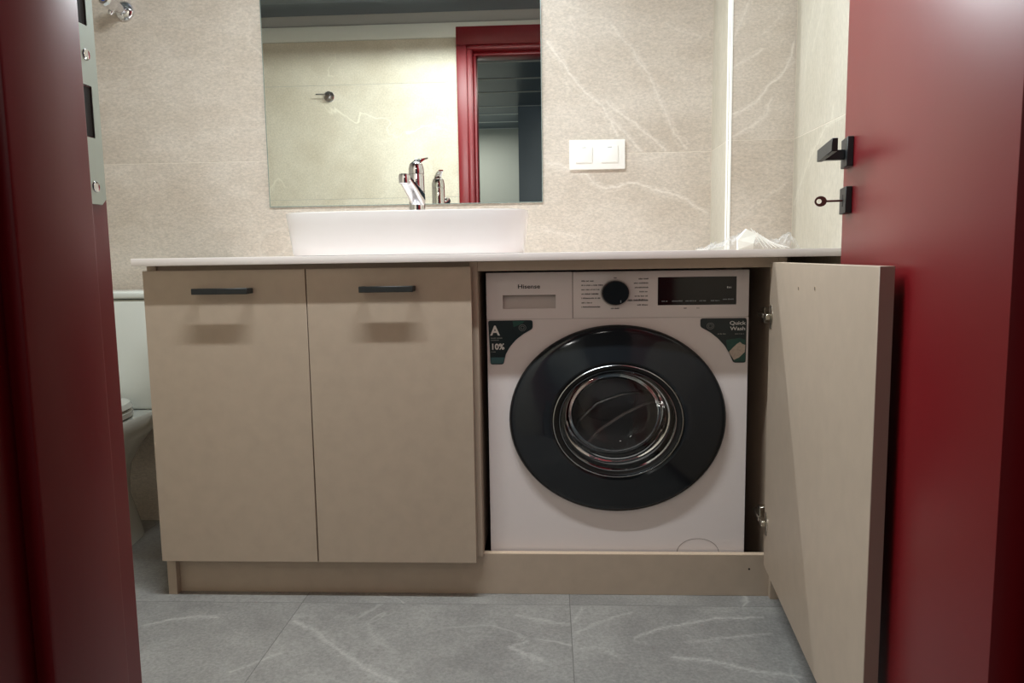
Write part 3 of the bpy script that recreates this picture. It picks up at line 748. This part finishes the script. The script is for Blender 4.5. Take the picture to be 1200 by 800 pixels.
toL(mesh_obj('recess', lathe_bm([(R*0.586, 0.0250), (R*0.548, 0.0210), (R*0.528, 0.0200), (R*0.50, 0.010), (R*0.49, -0.004)], dc, (0, -1, 0), 96, sx, sz), M_RING2, dr, True, 60))
# glass bowl: bulges slightly to the front, bowl goes inwards
toL(mesh_obj('door_glass', lathe_bm([(R*0.545, 0.0215), (R*0.52, 0.0240), (R*0.45, 0.0275), (R*0.36, 0.0305), (R*0.25, 0.0325), (R*0.12, 0.0335), (0, 0.0340)], dc, (0, -1, 0), 96, sx, sz), M_DOORGLASS, dr, True, 80))
toL(mesh_obj('glass_bowl', lathe_bm([(R*0.525, 0.0190), (R*0.495, 0.005), (R*0.470, -0.030), (R*0.455, -0.060), (R*0.42, -0.078), (R*0.33, -0.088), (R*0.18, -0.093), (0, -0.095)], dc, (0, -1, 0), 96, sx, sz), M_DOORGLASS, dr, True, 80))
# inside: gasket, drum, paddles
toL(mesh_obj('gasket', lathe_bm([(R*0.62, -0.03), (R*0.60, -0.034), (R*0.53, -0.040), (R*0.495, -0.055), (R*0.50, -0.075), (R*0.55, -0.085), (R*0.86, -0.087)], dc, (0, -1, 0), 72, sx, sz), M_RUBBER, wm, True, 60))
toL(mesh_obj('drum', lathe_bm([(R*0.87, -0.088), (R*0.88, -0.095), (R*0.88, -0.30), (R*0.80, -0.318), (R*0.35, -0.318), (R*0.32, -0.305), (0, -0.302)], dc, (0, -1, 0), 72, sx, sz), M_DRUM, wm, True, 40))
for a in (35, 155, 275):
    t = math.radians(a); c, s = math.cos(t), math.sin(t)
    b = bmesh.new()
    rings = []
    for yy in (0.10, 0.29):
        rg = []
        for (rr_, da) in ((0.88, -0.16), (0.72, -0.06), (0.66, 0.0), (0.72, 0.06), (0.88, 0.16)):
            rg.append(b.verts.new((dcx + R*rr_*math.cos(t+da), YW+yy, dcz + R*rr_*math.sin(t+da)*sz)))
        rings.append(rg)
    for k in range(4): b.faces.new((rings[0][k], rings[0][k+1], rings[1][k+1], rings[1][k]))
    b.faces.new(rings[0]); b.faces.new(rings[1][::-1])
    toL(mesh_obj('drum_paddle', b, M_STEEL, wm, True, 50))
# power hose / cord bundle lying in the drum
hose = [(dcx-0.10, YW+0.13, dcz-0.085), (dcx-0.085, YW+0.12, dcz-0.03), (dcx-0.04, YW+0.11, dcz+0.015), (dcx+0.02, YW+0.12, dcz+0.035), (dcx+0.07, YW+0.14, dcz+0.038), (dcx+0.115, YW+0.17, dcz+0.03)]
hose2 = [(dcx-0.07, YW+0.13, dcz-0.10), (dcx-0.03, YW+0.125, dcz-0.055), (dcx+0.03, YW+0.125, dcz-0.015), (dcx+0.08, YW+0.14, dcz+0.005), (dcx+0.12, YW+0.17, dcz+0.010)]
toL(mesh_obj('drain_hose', tube_bm(hose2, 0.0040, 10), M_WASHB, wm, True))
toL(mesh_obj('supply_hose', tube_bm(hose, 0.0045, 10), M_STEEL, wm, True))

# ------------------------------------------------------------------ wash basin
bc = (-0.3375, 0.160)
basin = empty('wash_basin', (bc[0], bc[1], ZW))
tag(basin, 'white ceramic vessel basin with rounded corners standing on the worktop', 'basin')
N = 96
def S(hx, hy, p=5.0): return sup(0, 0, hx, hy, p, N)
ZR = 0.912 - ZW
secs = [(S(0.255, 0.106, 4.5), 0.0), (S(0.2765, 0.117, 4.5), 0.0015), (S(0.2785, 0.119, 4.5), 0.010), (S(0.2800, 0.121, 4.5), 0.022), (S(0.2825, 0.124, 4.5), 0.045), (S(0.2860, 0.128, 4.5), 0.075), (S(0.2890, 0.1315, 4.5), ZR-0.004), (S(0.2888, 0.1312, 4.5), ZR-0.001), (S(0.2855, 0.1280, 4.5), ZR),
        (S(0.2820, 0.1250, 4.5), ZR-0.001), (S(0.2800, 0.1230, 4.5), ZR-0.006), (S(0.270, 0.114, 4.3), 0.055), (S(0.25, 0.102, 4), 0.028), (S(0.19, 0.07, 3), 0.016), (S(0.05, 0.035, 2.2), 0.0125), (S(0.020, 0.020, 2), 0.012)]
mesh_obj('bowl', loft_bm(secs), M_CERAM, basin, True, 50)
mesh_obj('drain', lathe_bm([(0.021, 0.012), (0.021, 0.0145), (0.016, 0.0155), (0, 0.0155)], (0, 0, 0), (0, 0, 1), 24), M_CHROME, basin, True)

# faucet
fx_, fy_ = -0.3505, 0.328
fa = empty('faucet', (fx_, fy_, ZW)); tag(fa, 'tall chrome mixer tap behind the white basin', 'faucet')
mesh_obj('body', lathe_bm([(0.027, 0), (0.027, 0.004), (0.0225, 0.006), (0.0215, 0.08), (0.0205, 0.208), (0.0195, 0.212), (0.0195, 0.213)], (0, 0, 0), (0, 0, 1), 32, cap0=True, cap1=True), M_CHROME, fa, True, 35)
mesh_obj('cartridge_cap', lathe_bm([(0.0200, 0.2135), (0.0205, 0.216), (0.0200, 0.228), (0.0170, 0.240), (0.010, 0.246), (0, 0.247)], (0, 0, 0), (0, 0, 1), 32), M_CHROME, fa, True, 35)
# spout: broad flattened arm coming towards the room, slightly to the left, rising
b = bmesh.new(); rings = []
P0, P1 = Vector((0.004, -0.010, 0.150)), Vector((0.001, -0.172, 0.186))
for t, hw, hh in ((0, 0.020, 0.021), (0.15, 0.020, 0.018), (0.6, 0.0185, 0.011), (1, 0.0150, 0.0080)):
    c = P0.lerp(P1, t)
    rings.append([b.verts.new((c.x + hw*math.copysign(abs(math.cos(a))**0.6, math.cos(a)), c.y, c.z + hh*math.copysign(abs(math.sin(a))**0.6, math.sin(a)))) for a in [2*PI*k/20 for k in range(20)]])
for A, B in zip(rings, rings[1:]):
    for k in range(20): b.faces.new((A[k], A[(k+1) % 20], B[(k+1) % 20], B[k]))
b.faces.new(rings[0][::-1]); b.faces.new(rings[-1])
sp = mesh_obj('spout', b, M_CHROME, fa, True, 40)
mesh_obj('aerator', lathe_bm([(0, 0.011), (0.0125, 0.010), (0.014, 0.006), (0.014, -0.012), (0.0115, -0.013), (0.011, -0.010), (0, -0.010)], (0.000, -0.166, 0.186), (0, 0, 1), 24), M_CHROME, sp, True, 35)
# lever: thin plate standing up behind, leaning to the wall and right
b = bmesh.new(); rings = []
for (px, py, pz, hw, th) in ((0.0, 0.004, 0.240, 0.012, 0.006), (0.003, 0.014, 0.250, 0.010, 0.004), (0.010, 0.034, 0.257, 0.008, 0.0028), (0.018, 0.054, 0.262, 0.0065, 0.002)):
    d = Vector((0.33, 0.94, 0.1)).normalized(); u = Vector((d.y, -d.x, 0))
    c = Vector((px, py, pz))
    rings.append([b.verts.new(c + u*hw*su + Vector((0, 0, th*sv))) for su, sv in ((-1, -1), (1, -1), (1, 1), (-1, 1))])
for A, B in zip(rings, rings[1:]):
    for k in range(4): b.faces.new((A[k], A[(k+1) % 4], B[(k+1) % 4], B[k]))
b.faces.new(rings[0][::-1]); b.faces.new(rings[-1])
mesh_obj('lever', b, M_CHROME, fa, True, 40)

# ------------------------------------------------------------------ mirror, switch, bag
mi = empty('wall_mirror', (-0.42, WB, 0.960)); tag(mi, 'large frameless rectangular mirror on the tiled wall above the basin', 'mirror')
mw0, mw1, mh = -0.824+0.42, -0.0175+0.42, 0.62
mesh_obj('mirror_glass', box_bm(mw0+0.002, mw1-0.002, -0.0062, -0.0052, 0.002, mh-0.002), M_MIRROR, mi)
b = bmesh.new()
for a in ((mw0, mw1, 0, 0.002), (mw0, mw1, mh-0.002, mh), (mw0, mw0+0.002, 0.002, mh-0.002), (mw1-0.002, mw1, 0.002, mh-0.002)):
    box_bm(a[0], a[1], -0.0062, -0.0004, a[2], a[3], bm=b)
mesh_obj('polished_edge', b, M_MIRE, mi)
mesh_obj('backing', box_bm(mw0+0.0025, mw1-0.0025, -0.0050, -0.0005, 0.0025, mh-0.0025), M_BLACK, mi)

sw = empty('light_switch', (0.1395, WB, 1.0915)); tag(sw, 'white double light switch on the tiled wall beside the mirror', 'light switch')
mesh_obj('frame', box_bm(-0.0795, 0.0795, -0.010, -0.0003, -0.0415, 0.0415, 0.0018, 2), M_SWITCH, sw, True)
for cx_ in (-0.038, 0.035):
    rk = mesh_obj('rocker', box_bm(cx_-0.0245, cx_+0.0245, -0.0145, -0.010, -0.0235, 0.0235, 0.0022, 2), M_SWITCH, sw, True)
    mesh_obj('mark', box_bm(cx_-0.006, cx_+0.006, -0.0148, -0.0144, 0.0185, 0.0200), M_STXT2, rk)

# bag of clear film with a folded white packet in it
bag = empty('plastic_bag', (0.46, 0.165, ZW)); tag(bag, 'crumpled clear plastic bag lying on the right end of the worktop', 'bag')
b = bmesh.new(); nx, ny = 44, 18; rnd = random.Random(11)
hts = {}
def bagh(u, v):
    x = -0.10 + 0.225*u
    core = 0.034 * math.exp(-((x-0.0)/0.030)**2) + 0.024 * math.exp(-((x-0.055)/0.035)**2) + 0.034 * math.exp(-((x-0.110)/0.02)**2) + 0.014 * math.exp(-((x+0.05)/0.035)**2)
    env = math.sin(PI*v) ** 0.55
    z = core * env
    z += env * (0.006 * math.sin(38*u + 9*v) * math.sin(14*v + 3) + 0.004 * math.sin(71*u - 21*v) + 0.003*rnd.uniform(-1, 1))
    return max(0.0012 + 0.001*rnd.random(), z)
G = [[b.verts.new((-0.10 + 0.225*i/nx + rnd.uniform(-.0015, .0015), -0.055 + 0.11*j/ny + 0.006*math.sin(9*i/nx), bagh(i/nx, j/ny))) for i in range(nx+1)] for j in range(ny+1)]
for j in range(ny):
    for i in range(nx): b.faces.new((G[j][i], G[j][i+1], G[j+1][i+1], G[j+1][i]))
mesh_obj('film', b, M_FILM, bag)
b = bmesh.new()
for k in range(7):
    x_ = 0.022 + 0.007*k; z_ = 0.040 - 0.0048*k
    tube_bm([(x_-0.012, -0.050, z_+0.010), (x_, -0.056, z_*0.6+0.006), (x_+0.016+0.003*k, -0.058, 0.004)], [0.0008, 0.0020, 0.0010], 6, bm=b)
mesh_obj('film_folds', b, M_SWITCH, bag, True)
pk = empty('paper_packet', (0.452, 0.085, ZW)); tag(pk, 'folded white packet inside the clear plastic bag on the worktop', 'packet')
b = bmesh.new()
v = [b.verts.new(p) for p in ((-0.020, -0.012, 0.001), (0.014, -0.012, 0.001), (0.016, 0.012, 0.001), (-0.018, 0.012, 0.001),
                              (-0.023, -0.014, 0.022), (0.012, -0.020, 0.014), (0.018, 0.012, 0.026), (-0.018, 0.014, 0.028),
                              (0.000, -0.004, 0.047), (0.022, -0.006, 0.036), (0.020, 0.012, 0.040), (0.001, 0.012, 0.048))]
for f in ((0, 1, 2, 3), (0, 1, 5, 4), (1, 2, 6, 5), (2, 3, 7, 6), (3, 0, 4, 7), (4, 5, 9, 8), (5, 6, 10, 9), (6, 7, 11, 10), (7, 4, 8, 11), (8, 9, 10, 11)): b.faces.new([v[i] for i in f])
mesh_obj('paper', b, M_PAPER, pk)

# ------------------------------------------------------------------ toilet, valve, hook
to = empty('toilet', (-1.29, 0.2, 0)); tag(to, 'white close-coupled toilet between the red door frame and the cabinet', 'toilet')
N = 56
def T(cy, hx, hy, p=2.6): return sup(0, cy-0.2, hx, hy, p, N)
mesh_obj('bowl', loft_bm([(T(0.27, 0.092, 0.205), 0.0), (T(0.27, 0.088, 0.205), 0.012), (T(0.27, 0.076, 0.20), 0.05), (T(0.26, 0.062, 0.19), 0.12), (T(0.25, 0.064, 0.20), 0.17), (T(0.22, 0.080, 0.235), 0.22), (T(0.20, 0.118, 0.275), 0.275), (T(0.185, 0.164, 0.31), 0.325), (T(0.18, 0.189, 0.32, 3.4), 0.355), (T(0.18, 0.191, 0.322, 3.6), 0.385), (T(0.18, 0.186, 0.316, 3.6), 0.392)]), M_CERAM_SHADE, to, True, 40)
mesh_obj('seat', loft_bm([(T(0.115, 0.178, 0.198, 3.2), 0.3935), (T(0.115, 0.184, 0.204, 3.2), 0.398), (T(0.115, 0.184, 0.204, 3.2), 0.410), (T(0.115, 0.179, 0.199, 3.2), 0.415)]), M_CERAM_SHADE, to, True, 40)
mesh_obj('lid', loft_bm([(T(0.115, 0.180, 0.200, 3.2), 0.4165), (T(0.115, 0.185, 0.205, 3.2), 0.421), (T(0.115, 0.178, 0.198, 3.2), 0.433), (T(0.115, 0.12, 0.15, 3), 0.441)]), M_CERAM_SHADE, to, True, 40)
mesh_obj('tank', box_bm(-0.19, 0.19, 0.13, 0.315, 0.393, 0.702, 0.010, 3), M_CERAM_SHADE, to, True)
mesh_obj('tank_lid', box_bm(-0.195, 0.195, 0.124, 0.317, 0.7045, 0.724, 0.006, 3), M_CERAM_SHADE, to, True)
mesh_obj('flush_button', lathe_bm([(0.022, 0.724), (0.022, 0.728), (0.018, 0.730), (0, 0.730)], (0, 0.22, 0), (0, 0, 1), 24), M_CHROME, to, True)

va = empty('shutoff_valve', (-1.226, WB, 1.529)); tag(va, 'chrome shutoff valve with blue mark on the tiled wall by the door frame', 'valve')
mesh_obj('escutcheon', lathe_bm([(0.028, 0.0005), (0.0285, 0.003), (0.026, 0.008), (0.018, 0.013), (0.012, 0.0145), (0, 0.0145)], (0, 0, 0), (0, -1, 0), 32), M_CHROME, va, True, 40)
mesh_obj('stem', tube_bm([(0, -0.010, 0), (-0.001, -0.030, 0.001), (-0.003, -0.052, 0.003)], [0.012, 0.013, 0.015], 16), M_CHROME, va, True, 50)
hv = mesh_obj('valve_knob', tube_bm([(-0.003, -0.050, 0.003), (-0.004, -0.056, 0.004), (-0.007, -0.084, 0.007), (-0.008, -0.090, 0.008)], [0.016, 0.0215, 0.0205, 0.017], 8), M_CHROME, va, True, 20)
mesh_obj('blue_mark', lathe_bm([(0.0095, 0.0), (0.008, 0.0008), (0, 0.0012)], (-0.008, -0.0900, 0.008), (-0.1, -0.99, 0.1), 20), M_BLUE, hv, True)
mesh_obj('outlet', lathe_bm([(0.008, 0), (0.008, 0.012), (0.005, 0.018), (0, 0.019)], (-0.016, -0.036, -0.004), (-0.3, -0.2, -0.9), 16, cap0=True), M_CHROME, va, True, 40)

hk = empty('paper_holder', (-1.088, YD, 1.612)); tag(hk, 'chrome wall holder with a short bar, seen in the mirror', 'holder')
mesh_obj('base', lathe_bm([(0.027, 0.0004), (0.027, 0.008), (0.024, 0.011), (0.012, 0.012), (0.012, 0.032), (0, 0.033)], (0, 0, 0), (0, 1, 0), 32), M_CHROME, hk, True, 40)
mesh_obj('bar', tube_bm([(0.012, 0.026, 0.008), (-0.060, 0.026, 0.008)], 0.0035, 12), M_CHROME, hk, True)

# ------------------------------------------------------------------ lamps
def area(name, loc, sx, sy, power, col, parent, shape='RECTANGLE', spread=PI):
    ld = bpy.data.lights.new(name, 'AREA'); ld.shape = shape; ld.size = sx; ld.size_y = sy; ld.energy = power; ld.color = col; ld.spread = spread
    o = bpy.data.objects.new(name, ld); link(o, parent); o.location = loc
    return o
WARM = (0.88, 0.97, 1.0)
# long linear lamp on the ceiling in front of the cabinet
la = empty('linear_lamp', (-0.32, -0.42, ZC)); tag(la, 'long slim linear ceiling lamp in front of the cabinet', 'lamp')
b = box_bm(-0.44, 0.44, -0.058, 0.058, -0.012, -0.0005)
for a in ((-0.44, 0.44, -0.058, -0.055), (-0.44, 0.44, 0.055, 0.058), (-0.44, -0.437, -0.055, 0.055), (0.437, 0.44, -0.055, 0.055)):
    box_bm(a[0], a[1], a[2], a[3], -0.034, -0.012, bm=b)
mesh_obj('housing', b, M_PLASTER, la)
mesh_obj('diffuser', box_bm(-0.42, 0.42, -0.016, 0.016, -0.016, -0.012), M_LAMPW, la)
area('lamp_light', (0, 0, -0.0175), 0.82, 0.030, LAMP_FRONT, WARM, la)
# bar lamp on the wall above the mirror, shaded on top
lb = empty('mirror_lamp', (-0.32, WB, 1.625)); tag(lb, 'slim bar lamp on the wall above the mirror', 'lamp')
mesh_obj('wall_plate', box_bm(-0.06, 0.06, -0.010, -0.0004, -0.022, 0.022, 0.002, 1), M_CHROME, lb, True)
mesh_obj('arm', box_bm(-0.008, 0.008, -0.080, -0.010, -0.004, 0.004, 0.001, 1), M_CHROME, lb, True)
lh = bmesh.new()
box_bm(-0.27, 0.27, -0.168, -0.060, 0.0115, 0.0145, bm=lh); box_bm(-0.27, 0.27, -0.064, -0.060, -0.014, 0.0115, bm=lh)
mesh_obj('housing', lh, M_PLASTERG, lb)
df = mesh_obj('diffuser', box_bm(-0.26, 0.26, -0.0665, -0.0642, -0.004, 0.004), M_LAMPW, lb)
al = area('lamp_light', (0, -0.0685, 0.0), 0.50, 0.007, LAMP_MIRROR, WARM, lb); al.rotation_euler = (-math.radians(72), 0, 0)
# added fill light behind the camera; its disc stands in for a flash glint
lc = empty('hall_light', (0.10, -2.22, ZC)); tag(lc, 'round fill light added on the hall ceiling, mirrored in the washing machine door', 'lamp')
mesh_obj('housing', lathe_bm([(0.105, -0.0005), (0.105, -0.020), (0.098, -0.024)], (0, 0, 0), (0, 0, 1), 40), M_PLASTER, lc, True)
mesh_obj('diffuser', lathe_bm([(0.098, -0.024), (0.07, -0.030), (0, -0.032)], (0, 0, 0), (0, 0, 1), 40), M_LAMPW, lc, True)
area('lamp_light', (0, 0, -0.036), 0.19, 0.19, FILL_HALL, (1.0, 0.95, 0.88), lc, 'DISK')
ld_ = empty('hall_light', (-0.7, -3.75, ZC)); tag(ld_, 'round ceiling lamp at the far end of the hall', 'lamp')
mesh_obj('housing', lathe_bm([(0.105, -0.0005), (0.105, -0.020), (0.098, -0.024)], (0, 0, 0), (0, 0, 1), 40), M_PLASTER, ld_, True)
mesh_obj('diffuser', lathe_bm([(0.098, -0.024), (0.07, -0.030), (0, -0.032)], (0, 0, 0), (0, 0, 1), 40), M_LAMPW, ld_, True)
area('lamp_light', (0, 0, -0.036), 0.19, 0.19, LAMP_HALL2, (1.0, 0.99, 0.95), ld_, 'DISK')
